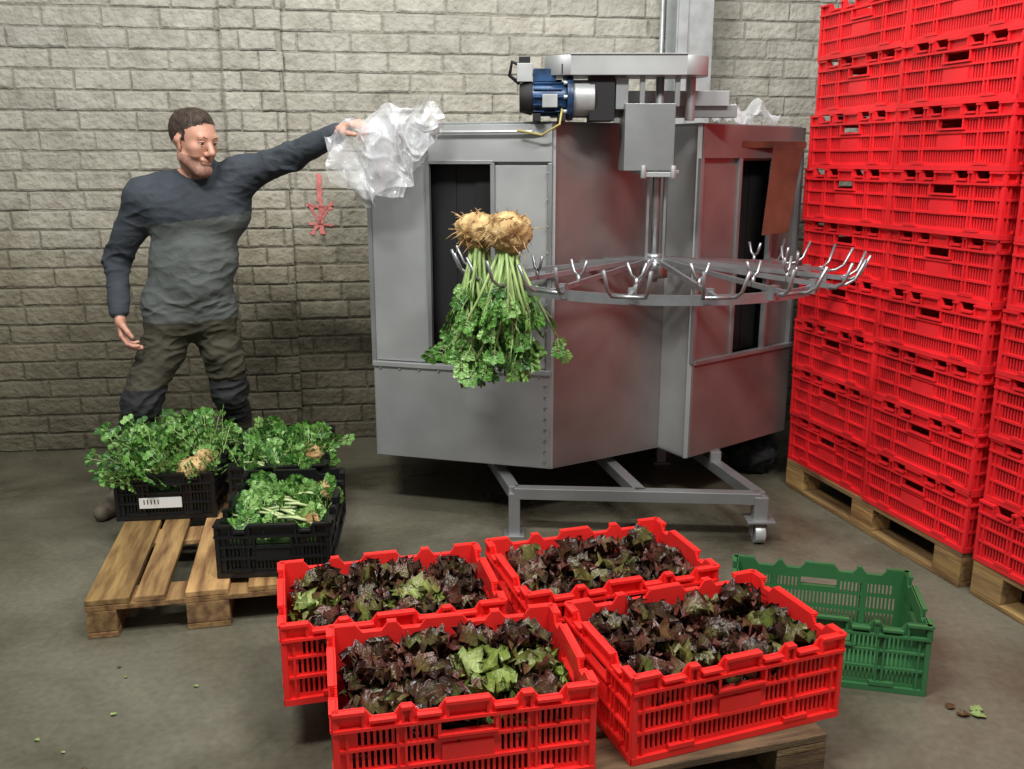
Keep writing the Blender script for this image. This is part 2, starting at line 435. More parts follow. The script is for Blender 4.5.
for i,(p,a,gs) in enumerate(specs):
    e=empty('lettuce_crate',(p[0],p[1],.1455),rad(a))
    place(redm,'crate_shell',e,sc=1.035)
    place(lettuce_mesh('lettuce_heads',50+i,gs),'lettuce_heads',e,(0,0,.034))
e=place(greenm,'green_plastic_crate',None,(1.03,2.775,0.001),rad(-13))
def leaflet(mb,base,d,n,size,col,g):
    d=d.normalized(); s=d.cross(n)
    if s.length<1e-3: s=d.orthogonal()
    s.normalize(); n=s.cross(d)
    outl=[(.0,.04),(.18,.30),(.36,.24),(.50,.48),(.64,.32),(.80,.34),(1.0,.0)]
    vs=[base];c=[col]
    for sg in (1,-1):
        for (a,b) in outl:
            vs.append(base+d*(a*size)+s*(sg*b*size)+n*(abs(b)*size*.35+g.uniform(-.06,.06)*size))
            k=g.uniform(.8,1.15); c.append(tuple(x*k for x in col))
    mid=len(vs); vs.append(base+d*(.5*size)); c.append(tuple(x*1.25 for x in col))
    fs=[]
    for i in range(1,7): fs.append((mid,i,i+1))
    for i in range(8,14): fs.append((mid,i+1,i))
    fs.append((mid,0,1)); fs.append((mid,8,0))
    mb.add(vs,fs,0,None,c,False)
CG=[lin((78,126,50)),lin((98,148,64)),lin((56,100,40)),lin((136,176,98)),lin((110,154,78))]
STM=lin((164,190,118))
def sprig(mb,base,d,ln,size,g,droop=0.0,stem=.003,nleaf=7):
    d=d.normalized(); p=Vector(base); pts=[p.copy()]; dd=d.copy(); n=5
    for i in range(n):
        dd=(dd+Vector((g.uniform(-.12,.12),g.uniform(-.12,.12),-droop))).normalized(); p=p+dd*ln/n; pts.append(p.copy())
    mb.tube(pts,[stem*(1-.12*i) for i in range(n+1)],0,5,None,STM)
    col=g.choice(CG); s=dd.orthogonal().normalized()
    s=Matrix.Rotation(g.uniform(0,6.28),3,dd)@s; nn=dd.cross(s)
    leaflet(mb,pts[-1],dd,nn,size*1.1,col,g)
    for i,q in enumerate([pts[-1],pts[-2],pts[-3]][:max(1,nleaf//2)]):
        for sg in (1,-1):
            l=(s*sg+dd*.6).normalized(); o=q+l*size*.35
            mb.tube([q,o],.0015,0,4,None,STM,False)
            leaflet(mb,o,l,nn,size*(1-.1*i),col,g)
            leaflet(mb,o,(l+dd*.9),nn,size*.7,g.choice(CG),g)
def celeriac(mb,c,r,g,matidx=1,roots=True,rootdir=Vector((0,0,1)),nr=46):
    bm=bmesh.new(); bmesh.ops.create_icosphere(bm,subdivisions=4,radius=1)
    off=Vector((g.uniform(0,50),g.uniform(0,50),0)); vs=[]
    for v in bm.verts:
        p=v.co.normalized(); k=1+.16*noise.noise(p*2.2+off)+.13*noise.noise(p*5+off)+.09*noise.noise(p*12+off)
        vs.append(Vector(c)+Vector((p.x,p.y,p.z*.86))*r*k)
    fs=[[v.index for v in f.verts] for f in bm.faces]; bm.free()
    mb.add(vs,fs,matidx,None,(1,1,1),True)
    if roots:
        for i in range(nr):
            d=(rootdir+Vector((g.uniform(-1,1),g.uniform(-1,1),g.uniform(-1,1)))).normalized()
            p=Vector(c)+d*r*.86; q=p+d*r*g.uniform(.15,.35)+Vector((g.uniform(-1,1),g.uniform(-1,1),g.uniform(-1,.4)))*r*.4
            mb.tube([p,(p+q)/2+Vector((0,0,.004)),q],[.003,.002,.001],matidx,4)
def celery_crate_mesh(name,seed,n,hmin,hmax,roots,spread=1.0,bias=(0,0),edge=(1.2,2)):
    g=random.Random(seed); mb=MB()
    for i in range(n):
        x=g.uniform(-.26,.26); y=g.uniform(-.165,.165)
        lo=(bias[0]+g.gauss(0,.45)*spread+x*edge[0],bias[1]+g.gauss(0,.45)*spread+y*edge[1])
        d=Vector((lo[0],lo[1],1)); ln=g.uniform(hmin,hmax)*(1-.5*abs(x)/.27*.6)
        sprig(mb,(x,y,g.uniform(.08,.14)),d,ln,g.uniform(.024,.038),g,droop=g.uniform(0,.12))
    for (x,y,z,r) in roots: celeriac(mb,(x,y,z),r,g,1,True,Vector((0,0,.3)))
    # pale cut stalks lying among the leaves
    for i in range(26):
        x=g.uniform(-.24,.1); y=g.uniform(-.14,.14); a=g.uniform(-.6,.6)+(math.pi/2)
        q=Vector((x,y,g.uniform(.15,.19))); q2=q+Vector((math.cos(a)*.09,math.sin(a)*.09,g.uniform(.0,.03)))
        if abs(q2.x)<.27 and abs(q2.y)<.18: mb.tube([q,q.lerp(q2,.5)+Vector((0,0,.006)),q2],[.006,.006,.004],0,6,None,lin((196,210,150)))
    mb.box((0,0,.07),(.56,.36,.10),0,None,lin((40,60,26)))
    return mb.mesh(name,[CEL,ROOT])
for (loc,rz,n,h0,h1,roots,me,b,sd_,spr,edg) in (((-.88,3.35,.1455),95,220,.02,.09,[(-.20,-.12,.165,.036),(.10,-.13,.17,.038)],blackm,(0,0),1,.7,(-.8,-1.2)),
    ((-1.03,3.985,.1455),97,230,.06,.17,[(-.12,-.13,.19,.045)],blackm,(0,0),2,.9,(-.4,-.2)),
    ((-1.475,3.89,.1455),97,300,.10,.29,[(-.235,-.10,.195,.056),(-.15,-.14,.215,.048)],blackl,(0,.35),3,1.0,(1.0,1.7))):
    e=empty('celeriac_crate',loc,rad(rz))
    place(me,'crate_shell',e)
    place(celery_crate_mesh('celeriac_with_leaves',sd_,n,h0,h1,roots,spr,b,edg),'celeriac_with_leaves',e)
# ------------------------------------------------------------ washing machine
mach=empty('root_vegetable_washing_machine',(0,0,0))
mb=MB()
Z0,Z1=.265,1.75
def wallseg(p0,p1,z0,z1,holes,t=.004,mat=0,off=0,mbx=None):
    p0=Vector((*p0,0));p1=Vector((*p1,0)); d=p1-p0; L=d.length; a=math.atan2(d.y,d.x)
    M=Matrix.Translation(p0)@Matrix.Rotation(a,4,'Z')@Matrix.Translation((0,-off,0))
    (mbx or mb).panel(0,L,z0,z1,holes,t,mat,M)
    return M,L
L0=(-.62,4.11);L1=(.17,3.9);AP=(.70,4.22);R1=(.80,4.05);R2=(1.37,4.50);R3=(1.43,4.9);B1=(1.1,5.22);B0=(-.2,5.1);L9=(-.70,4.7)
M,L=wallseg(L0,L1,Z0,Z1,[(.28,.555,.715,1.585)],.004)
def lb(x,z,sx,sz,m=0,y=-.008,sy=.016): mb.box((x,y,z),(sx,sy,sz),m,M)
lb(L/2,(.27+.70)/2,L,.43,1,-.012,.024)
lb(L/2,.705,L+.01,.02,1,-.02,.03)
lb(.28+(L-.28)/2,1.67,L-.28,.15,1,-.012,.024)
lb(.135,1.15,.265,.86,1,-.006,.01)
lb(.555+.125,1.15,.235,.86,1,-.006,.01)
for x in (.0,.273,.563,.81): lb(x,1.15,.018,.88,0,-.014,.024)
lb(.42,1.593,.29,.015,0,-.018,.02)
for k in range(9):
    mb.tube([M@Vector((.80,-.024,.30+k*.05)),M@Vector((.80,-.032,.30+k*.05))],.006,0,8)
for k in range(9): mb.tube([M@Vector((.03+k*.093,-.024,.685)),M@Vector((.03+k*.093,-.031,.685))],.005,0,8)
for k in range(8): mb.tube([M@Vector((.80,-.01,.78+k*.11)),M@Vector((.80,-.03,.78+k*.11))],.005,0,8)
mb.tube([M@Vector((.31,-.02,1.70)),M@Vector((.32,-.045,1.715)),M@Vector((.74,-.045,1.715)),M@Vector((.78,-.02,1.70))],.007,3,8)
wallseg(L1,AP,Z0,Z1,[],.004,2)
wallseg(AP,R1,Z0,Z1,[],.004,1)
M2,Lr=wallseg(R1,R2,Z0,Z1,[(.27,.50,.72,1.6)],.004,2)
for x,w in ((.0,.02),(.26,.02),(.505,.02),(Lr-.01,.02)): mb.box((x,-.012,1.16),(w,.024,.9),0,M2)
mb.box((Lr/2,-.012,.49),(Lr,.022,.44),2,M2); mb.box((Lr/2,-.02,.715),(Lr,.03,.018),0,M2)
mb.box((Lr/2,-.012,1.68),(Lr,.02,.14),2,M2)
mb.box((.13,-.008,1.15),(.24,.012,.86),2,M2)
for a,b in ((R2,R3),(R3,B1),(B1,B0),(B0,L9),(L9,L0)): wallseg(a,b,Z0,Z1,[],.004,0)
for p in (L1,R1,L0): mb.box((p[0],p[1],(Z0+Z1)/2),(.022,.022,Z1-Z0),1)
poly=[L0,L1,AP,R1,R2,R3,B1,B0,L9]
n=len(poly)
for z,t in ((Z0,.01),(Z1,.012)):
    vs=[(x,y,z-t/2) for x,y in poly]+[(x,y,z+t/2) for x,y in poly]
    fs=[list(reversed(range(n))),list(range(n,2*n))]+[(i,(i+1)%n,n+(i+1)%n,n+i) for i in range(n)]
    mb.add(vs,fs,0)
mb.add([(1.13,4.20,1.27),(1.27,4.27,1.28),(1.33,4.33,1.66),(1.17,4.24,1.665),(1.13,4.206,1.27),(1.27,4.276,1.28),(1.33,4.336,1.66),(1.17,4.246,1.665)],[(0,1,2,3),(7,6,5,4),(0,4,5,1),(1,5,6,2),(2,6,7,3),(3,7,4,0)],4)
mb.bar((1.0,4.2,1.67),(1.36,4.42,1.67),.03,.03,4)
mb.build('washing_cabinet',[STEEL,STEELL,STEELR,GALV,RUST],mach,bevel=.0025)
mb=MB()  # near-black sheets added behind both slots to stand in for interior shade
a1=math.atan2(-.21,.81); a2=math.atan2(.45,.57)
for k in range(3):
    mb.box(M@Vector((.32+k*.1,.06+.006*(k%2),1.15)),(.11,.004,.87),0,None,(1,1,1),a1)
for k in range(3):
    mb.box(M2@Vector((.30+k*.09,.06+.006*(k%2),1.16)),(.10,.004,.89),0,None,(1,1,1),a2)
mb.build('slot_shade_sheets',[DARK],mach)
mb=MB(); zt=.20
fl=Vector((.01,3.77,zt)); fr=Vector((1.06,3.70,zt)); bd=Vector((-.13,.56,0)).normalized()
mb.bar(fl,fr,.05,.05)
for f,ln in ((0.0,1.25),(.52,1.25),(1.0,1.15)):
    p=fl.lerp(fr,f); mb.bar(p,p+bd*ln,.05,.05)
mb.bar(fl+bd*1.2,fr+bd*1.1,.05,.05)
for p in (fl,fl+bd*1.2,fr+bd*1.1): 
    mb.box((p.x,p.y,.1),(.05,.05,.2)); mb.box((p.x,p.y,.006),(.09,.09,.012))
for p in (fr,):
    mb.box((p.x,p.y,.16),(.06,.06,.10)); mb.box((p.x,p.y,.105),(.12,.11,.012))
    mb.box((p.x-.03,p.y,.07),(.005,.05,.08));mb.box((p.x+.03,p.y,.07),(.005,.05,.08))
    mb.tube([(p.x-.022,p.y-.01,.045),(p.x+.022,p.y-.01,.045)],.045,2,18)
for q in (fl+bd*.35,fl.lerp(fr,.52)+bd*.5,fr+bd*.45,fl+bd*1.1,fr+bd*1.0): mb.box((q.x,q.y,.242),(.05,.05,.06))
mb.build('wheeled_stand',[STEEL,DARK,GALV],mach,bevel=.003)
hub=Vector((.60,3.9,1.15)); mb=MB()
def ring(Rr,z,h,t):
    n=72; vs=[];fs=[]
    for i in range(n):
        a=2*math.pi*i/n
        for (r,zz) in ((Rr,z),(Rr+t,z),(Rr+t,z+h),(Rr,z+h)): vs.append((hub.x+r*math.cos(a),hub.y+r*math.sin(a),zz))
    for i in range(n):
        k=(i+1)%n
        for j in range(4): fs.append((4*i+j,4*i+(j+1)%4,4*k+(j+1)%4,4*k+j))
    mb.add(vs,fs,0,None,(1,1,1),False)
ring(.67,1.10,.038,.008)
mb.tube([hub+Vector((0,0,-.03)),hub+Vector((0,0,.05))],.06,0,24)
mb.tube([hub+Vector((0,0,.04)),hub+Vector((0,0,.07))],.035,0,20)
mb.tube([hub+Vector((0,0,-.05)),(hub.x,hub.y,1.96)],.017,0,16)
for s in (-1,1): mb.box((hub.x+s*.035,hub.y,1.40),(.010,.03,.42))
NA=16
for i in range(NA):
    a=2*math.pi*(i+.35)/NA; d=Vector((math.cos(a),math.sin(a),0)); tn=Vector((-math.sin(a),math.cos(a),0))
    mb.bar(hub+d*.04+Vector((0,0,.045)),hub+d*.76+Vector((0,0,-.010)),.014,.018)
    mb.box(hub+d*.685+Vector((0,0,-.015)),(.025,.03,.055),0,None,(1,1,1),a)
    e=hub+d*.76+Vector((0,0,-.010))
    mb.tube([e-tn*.055,e+tn*.055],.0068,0,8)
    for s in (-1,1):
        b=e+tn*s*.05
        mb.tube([b,b+d*.03+tn*s*.008+Vector((0,0,.004)),b+d*.06+tn*s*.018+Vector((0,0,.025)),b+d*.09+tn*s*.03+Vector((0,0,.10))],.0065,0,8)
    c=hub+d*.58
    mb.tube([c+Vector((0,0,-.005)),c+Vector((0,0,.035))],.008,0,8)
    for s in (-1,1): mb.tube([c+Vector((0,0,.03)),c+tn*s*.02+Vector((0,0,.045)),c+tn*s*.035+Vector((0,0,.09))],.006,0,8)
mb.build('carousel_with_hooks',[HOOK],mach)
mb=MB()
mb.box((.55,3.9,1.69),(.20,.20,.26),0); mb.box((.59,3.9,1.555),(.17,.17,.014),1); 
mb.box((.59,3.86,1.545),(.12,.12,.02),1)
for s in (-1,1): mb.tube([(.59+s*.06,3.80,1.53),(.59+s*.06,3.80,1.58)],.012,1,8)
mb.box((.55,4.36,1.785),(.08,.95,.06),0)
mb.box((.55,4.02,1.80),(.78,.05,.05),0); mb.box((.62,3.98,1.85),(.56,.012,.06),1)
mb.box((.46,3.9,1.965),(.46,.2,.075),1)
mb.tube([(.69,3.9,1.928),(.69,3.9,2.003)],.10,1,32); mb.tube([(.23,3.9,1.928),(.23,3.9,2.003)],.10,1,32)
mb.box((.46,3.9,2.006),(.46,.21,.006),0)
mb.box((.36,3.9,1.84),(.10,.14,.17),2); mb.box((.44,3.9,1.86),(.05,.12,.12),0)
for x in (.66,.52): mb.box((x,3.84,1.87),(.02,.02,.12),0)
mb.tube([(.73,3.93,1.76),(.73,3.93,1.95)],.02,1,12)
mb.tube([(.08,3.88,1.845),(.22,3.88,1.845)],.062,3,28)
for k in range(14): 
    a=math.pi*2*k/14; mb.bar((.085,3.88+.066*math.cos(a),1.845+.066*math.sin(a)),(.20,3.88+.066*math.cos(a),1.845+.066*math.sin(a)),.006,.012,3,None,(0,math.cos(a),math.sin(a)))
mb.tube([(.03,3.88,1.845),(.08,3.88,1.845)],[.055,.068],2,28)
mb.tube([(.22,3.88,1.845),(.245,3.88,1.845)],.088,3,28); mb.tube([(.245,3.88,1.845),(.33,3.88,1.845)],.070,4,20)
for k in range(8):
    a=math.pi*2*k/8; mb.tube([(.205,3.88+.077*math.cos(a),1.845+.077*math.sin(a)),(.22,3.88+.077*math.cos(a),1.845+.077*math.sin(a))],.008,4,8)
mb.box((.13,3.88,1.93),(.09,.09,.05),3); mb.box((.05,3.87,1.94),(.06,.07,.07),4); mb.box((.05,3.87,1.985),(.045,.06,.03),2)
mb.box((.15,3.81,1.83),(.06,.03,.05),4); mb.box((.22,3.83,1.95),(.05,.05,.04),2)
mb.tube([(.05,3.85,1.96),(.0,3.84,1.98),(-.01,3.86,1.93),(.03,3.87,1.90)],.008,2,8)
mb.tube([(.20,3.83,1.80),(.19,3.80,1.74),(.12,3.84,1.70),(.02,3.87,1.72)],.005,5,8)
for x in (.10,.20): mb.box((x,3.88,1.768),(.03,.12,.03),2)
mb.build('drive_and_motor',[STEEL,STEELL,DARK,BLUE,GALV,YEL],mach,bevel=.003)
# hanging celeriac
g=random.Random(5); mb=MB()
for (x,y,r) in ((-.135,3.60,.084),(-.015,3.52,.090)):
    c=Vector((x,y,1.335)); celeriac(mb,c,r,g,1,True,Vector((-.4,-.3,.2)),80)
    for i in range(48):
        a=g.uniform(0,6.28); rr_=g.uniform(0,.045)
        p=c+Vector((math.cos(a)*rr_,math.sin(a)*rr_,-r*.7))
        sx=g.gauss(0,.24)+(.02 if x>-.05 else -.05)
        sp=Vector((sx,math.sin(a)*g.uniform(.03,.2),-1))
        ln=g.uniform(.16,.44)
        e=p+sp.normalized()*ln
        mb.tube([p,p.lerp(e,.5)+Vector((g.uniform(-.012,.012),0,0)),e],[.007,.006,.0035],0,6,None,STM)
        for q in range(4):
            sprig(mb,p.lerp(e,g.uniform(.6,1)),sp.normalized()+Vector((g.uniform(-.9,.9),g.uniform(-.8,.8),g.uniform(-.6,.4))),g.uniform(.04,.11),g.uniform(.024,.040),g,.12,.0022)
mb.build('hanging_celeriac_bunch',[CEL,ROOT])
# ------------------------------------------------------------ plastic film
def sheet(corn,amp,seed,nn=70,fr=4,thickdir=Vector((0,-1,0)),round_=.0):
    mb=MB(); a,b,c,d=[Vector(q) for q in corn]; off=Vector((seed*7.3,seed*3.1,0)); vs=[];fs=[]
    for i in range(nn):
        for j in range(nn):
            u=i/(nn-1);v=j/(nn-1)
            p=a.lerp(b,u).lerp(d.lerp(c,u),v)
            w=Vector((u*fr,v*fr*.35,0))+off
            n1=noise.noise(w); n2=noise.noise(w*2.2); n3=1-abs(noise.noise(w*2.4+Vector((4,9,2))))*3
            p=p+thickdir*(amp*(n1*1.2+.4*n2)+.012*max(0,n3))+Vector((noise.noise(w+Vector((9,0,0))),0,noise.noise(w+Vector((0,9,3)))))*amp*1.3
            vs.append(p)
    for i in range(nn-1):
        for j in range(nn-1): fs.append((i*nn+j,(i+1)*nn+j,(i+1)*nn+j+1,i*nn+j+1))
    mb.add(vs,fs,0,None,(1,1,1),True)
    return mb
b1=sheet([(-.76,3.86,1.72),(-.32,3.88,1.85),(-.36,3.90,1.58),(-.60,3.88,1.38)],.05,1,80,4)
b2=sheet([(-.76,3.92,1.70),(-.36,3.94,1.82),(-.44,3.94,1.46),(-.72,3.90,1.50)],.05,2,80,3.4)
b4=sheet([(-.64,3.84,1.74),(-.30,3.88,1.82),(-.28,3.90,1.70),(-.50,3.88,1.52)],.04,8,60,4)
for q in (b2,b4): b1.add(q.v,q.f,0,None,(1,1,1),True)
b1.build('plastic_bag',[FILM])
b1=sheet([(.78,4.15,1.80),(1.25,4.5,1.80),(1.25,4.75,1.80),(.8,4.4,1.80)],.06,5,60,6,Vector((0,0,1)))
b1.build('crumpled_plastic_sheet',[FILM])
mb=MB(); g=random.Random(9)
pts=[(1.36,2.42),(1.40,2.40),(1.37,2.44),(1.33,2.47)]+[(g.uniform(-.5,1.2),g.uniform(3.15,3.6)) for _ in range(12)]+[(g.uniform(-1.4,-.8),g.uniform(2.1,2.75)) for _ in range(8)]
for i,(x,y) in enumerate(pts):
    leaflet(mb,Vector((x,y,.004)),Vector((g.uniform(-1,1),g.uniform(-1,1),.05)),Vector((0,0,1)),g.uniform(.025,.045) if i<4 else g.uniform(.008,.02),lin((130,150,90)) if i%3 else lin((80,66,40)),g)
mb.build('leaf_scraps',[CEL])
mb=MB()
bm=bmesh.new(); bmesh.ops.create_icosphere(bm,subdivisions=4,radius=1)
mb.add([Vector((1.28+v.co.x*.14,4.72+v.co.y*.22,.11+v.co.z*.11*(1+.5*noise.noise(v.co*2))))+v.co*.04*noise.noise(v.co*5) for v in bm.verts],[[v.index for v in f.verts] for f in bm.faces],0,None,(1,1,1),True); bm.free()
mb.build('dark_cloth_heap',[TRB])
# ------------------------------------------------------------ man
prims=[]
def V3(*a): return np.array(a,dtype=float)
def P(lab,a,b,ra,rb,k=.03,n=None,f=1.0):
    prims.append((lab,V3(*a),V3(*b),ra,rb,k,None if n is None else V3(*n)/np.linalg.norm(V3(*n)),f))
cn=Vector((.42,-.9,0)).normalized(); sd=Vector((.9,.42,0)).normalized()
def off(c,s=0,n=0,z=0): return tuple(Vector(c)+sd*s+cn*n+Vector((0,0,z)))
CH=(-1.395,4.16,1.38); BE=(-1.44,4.18,1.17); HI=(-1.485,4.20,.99)
P('sw',off(CH,-.11),off(CH,.11),.120,.120,.03,cn,.95)
P('sw',off(CH,-.09,0,.07),off(CH,.11,0,.10),.098,.094,.06)
P('sw',off(BE,-.082),off(BE,.082),.114,.114,.10,cn,.98)
P('sw',off(HI,-.080),off(HI,.080),.116,.116,.10,cn,.98)
P('sw',off(HI,-.082,0,-.045),off(HI,.082,0,-.045),.123,.123,.03,cn,.98)
P('sw',off(BE,.0,.035,.03),off(BE,0,.04,-.1),.096,.10,.08)
P('tr',off(HI,-.072,0,-.09),off(HI,.072,0,-.09),.110,.110,.03)
RS=(-1.600,4.08,1.445);RE=(-1.785,4.16,1.16);RW=(-1.745,4.04,.955)
LS=(-1.205,4.19,1.535);LE=(-.955,4.11,1.615);LW=(-.735,3.97,1.710)
P('sd',off(CH,-.10,0,.06),RS,.088,.077,.06); P('sd',RS,RE,.075,.057,.05); P('sd',RE,RW,.056,.043,.03)
P('sd',off(CH,.10,0,.09),LS,.088,.077,.06); P('sd',LS,LE,.076,.057,.05); P('sd',LE,LW,.056,.043,.03)
for j,(a,b) in enumerate(((RE,RW),(LE,LW))):
    A=Vector(a);B=Vector(b);P('sd',B.lerp(A,.12),B,.045,.042,.005)
RH=(-1.565,4.18,.90);RK=(-1.69,4.06,.53);RA=(-1.845,4.10,.15)
LH=(-1.395,4.24,.90);LK=(-1.355,4.28,.53);LA=(-1.36,4.46,.15)
P('tr',RH,RK,.098,.078,.05);P('tr',RK,RA,.076,.062,.05)
P('tr',LH,LK,.098,.078,.05);P('tr',LK,LA,.076,.062,.05)
P('tr',(RH[0]-.03,RH[1]+.0,.74),(-1.68,4.11,.64),.076,.074,.04)
P('tr',(LH[0]+.035,LH[1]-.02,.74),(-1.335,4.25,.66),.074,.070,.04)
for A,t in ((RA,Vector((-.15,-1,0)).normalized()),(LA,Vector((.9,-.25,0)).normalized())):
    a=Vector((A[0],A[1],0))
    P('bt',a+Vector((0,0,.15)),a+Vector((0,0,.08)),.05,.05,.01)
    P('bt',a-t*.05+Vector((0,0,.048)),a+t*.10+Vector((0,0,.048)),.046,.046,.03)
    P('bt',a+t*.08+Vector((0,0,.045)),a+t*.17+Vector((0,0,.038)),.045,.036,.03)
hf=Vector((.86,-.58,-.24)).normalized(); hu0=Vector((.20,-.10,1)); hs=hf.cross(hu0).normalized()
hu=hs.cross(hf).normalized(); HC=Vector((-1.355,4.06,1.670)); HS=1.10
def H(x,y,z): return tuple(HC+(hs*x+hf*y+hu*z)*HS)
def PH(lab,a,b,ra,rb,k=.02,n=None,f=1.): P(lab,H(*a),H(*b),ra*HS,rb*HS,k,n,f)
PH('sk',(0,-.035,.035),(0,.008,.034),.080,.077,.02,hs,.88)
PH('sk',(0,.018,-.02),(0,.040,-.080),.060,.034,.03,hs,.90)
for s in (-1,1):
    PH('sk',(s*.046,.005,-.055),(s*.013,.062,-.092),.024,.020,.025)
    PH('sk',(s*.037,.050,-.008),(s*.032,.052,-.03),.023,.020,.02)
    PH('sk',(s*.007,.092,-.022),(s*.013,.087,-.024),.009,.008,.006)
    PH('sk',(s*.070,-.006,.024),(s*.076,-.014,.012),.012,.014,.006,hs,.5)
    PH('sk',(s*.074,-.010,.012),(s*.068,-.002,-.022),.012,.008,.006,hs,.5)
PH('sk',(0,.080,.022),(0,.104,-.014),.009,.013,.010)
PH('sk',(-.032,.071,.038),(.032,.071,.038),.013,.013,.012)
PH('sk',(-.018,.076,-.047),(.018,.076,-.047),.009,.009,.006)
PH('sk',(-.015,.075,-.059),(.015,.075,-.059),.009,.009,.005)
PH('sk',(-.012,.066,-.092),(.012,.066,-.092),.021,.021,.015)
PH('hr',(0,-.044,.046),(0,-.006,.062),.081,.074,.008,hs,.92)
PH('hr',(-.018,.000,.090),(.018,.034,.094),.036,.028,.01)
NB=off(CH,.02,.0,.135)
P('sk',H(0,-.02,-.05),NB,.056,.060,.02)
P('sd',tuple(Vector(NB)+Vector((.012,-.008,.048))),NB,.066,.086,.025)
P('sd',NB,tuple(Vector(NB).lerp(Vector(RS),.6)),.064,.068,.04)
def hand(lab,W,d,palm,thumb_side,curl,sc=1.0,splay=.06):
    W=Vector(W);d=Vector(d).normalized();pn=Vector(palm); pn=(pn-d*pn.dot(d)).normalized(); ax=Vector(thumb_side); ax=(ax-d*ax.dot(d)-pn*ax.dot(pn)).normalized()
    P(lab,W-d*.03,W+d*.03,.029*sc,.030*sc,.01,pn,.75)
    for i in range(4):
        o=(1.5-i)*.0205*sc
        kn=W+d*((.092 if i in(1,2) else .086 if i==0 else .08)*sc)+ax*o
        P(lab,W+d*.025+ax*o*.6,kn,.017*sc,.0125*sc,.012,pn,.85)
        q=kn; lens=[(.042,.026,.021),(.047,.030,.022),(.043,.028,.021),(.034,.021,.018)][i]; a=0; 
        dd0=(d+ax*((1.5-i)*splay)).normalized()
        for s,l in enumerate(lens):
            a+=curl[s]*(1+.08*i)
            dd=dd0*math.cos(a)+pn*math.sin(a); e=q+dd*l*sc
            P(lab,q,e,(.0098-.0008*s)*sc,(.0092-.001*s)*sc,.003); q=e
    t0=W+d*.028*sc+ax*.026*sc; t1=t0+(d*.6+ax*.75+pn*.35).normalized()*.042*sc; t2=t1+(d*.9+ax*.15+pn*.5).normalized()*.032*sc; t3=t2+(d*.85-ax*.15+pn*.5).normalized()*.026*sc
    P(lab,t0,t1,.016*sc,.0125*sc,.01);P(lab,t1,t2,.0118*sc,.0105*sc,.003);P(lab,t2,t3,.0102*sc,.0085*sc,.003)
hd=(Vector(RW)-Vector(RE)).normalized(); hd=(hd*.6+Vector((.12,-.1,-.8))).normalized()
hand('sk',Vector(RW)+hd*.03,hd,(.85,.25,0),(.3,-1,0),(.45,.6,.45),1.05)
hl=(Vector(LW)-Vector(LE)).normalized()
hand('sk',Vector(LW)+hl*.03,hl,(.1,.2,-1),(-.2,-1,.1),(.75,1.1,.8),1.05)
def sdf(pts):
    d=None; best=None; lab=None
    for i,(l,a,b,ra,rb,k,n,f) in enumerate(prims):
        ab=b-a; L2=max(ab@ab,1e-9); h=np.clip(((pts-a)@ab)/L2,0,1); q=pts-a-h[:,None]*ab; s=1.
        if n is not None: q=q+np.outer((q@n)*(1/f-1),n); s=(1+f)/2
        dd=(np.sqrt((q*q).sum(1))-(ra+(rb-ra)*h))*s
        if d is None: d=dd.copy(); best=dd.copy(); lab=np.zeros(len(pts),int)
        else:
            m=dd<best; best[m]=dd[m]; lab[m]=i
            hh=np.maximum(k-np.abs(d-dd),0)/k; d=np.minimum(d,dd)-hh*hh*k*.25
    return d,lab
bm=bmesh.new()
for (l,a,b,ra,rb,k,n,f) in prims:
    L=np.linalg.norm(b-a); steps=max(2,int(L/(min(ra,rb)*.35))+1)
    for s in range(steps):
        t=s/(steps-1); c=a+(b-a)*t; r=ra+(rb-ra)*t
        T=Matrix.Translation(Vector(c))
        if n is not None: T=T@Matrix.Scale(f,4,Vector(n))
        bmesh.ops.create_icosphere(bm,subdivisions=2,radius=r*1.02,matrix=T)
me=bpy.data.meshes.new('tmp'); bm.to_mesh(me); bm.free()
to=bpy.data.objects.new('tmp',me); COL.objects.link(to)
rm=to.modifiers.new('r','REMESH'); rm.mode='VOXEL'; rm.voxel_size=.0050
dg=bpy.context.evaluated_depsgraph_get(); dg.update()
body=bpy.data.meshes.new_from_object(to.evaluated_get(dg)); bpy.data.objects.remove(to)
nv=len(body.vertices); co=np.empty(nv*3); body.vertices.foreach_get('co',co); co=co.reshape(-1,3)
for it in range(6):
    d0,_=sdf(co); e=1e-3; gr=np.stack([(sdf(co+np.eye(3)[i]*e)[0]-d0)/e for i in range(3)],1)
    g2=np.maximum((gr*gr).sum(1),.3); stp=np.clip(d0,-.01,.01)/g2
    co=co-gr*stp[:,None]*.9
_,labi=sdf(co); labs=np.array([p[0] for p in prims])[labi]
d0,_=sdf(co); gr=np.stack([(sdf(co+np.eye(3)[i]*1e-3)[0]-d0)/1e-3 for i in range(3)],1); gr/=np.maximum(np.linalg.norm(gr,axis=1),1e-6)[:,None]
hfn,hun,hsn,hcn=[np.array(q) for q in (hf,hu,hs,HC)]
REn,LEn,LSn,RSn,RKn,LKn,RAn,LAn=[np.array(q) for q in (RE,LE,LS,RS,RK,LK,RA,LA)]
def bump_at(p,c,s): 
    d=p-c; return math.exp(-(d@d)/(s*s))
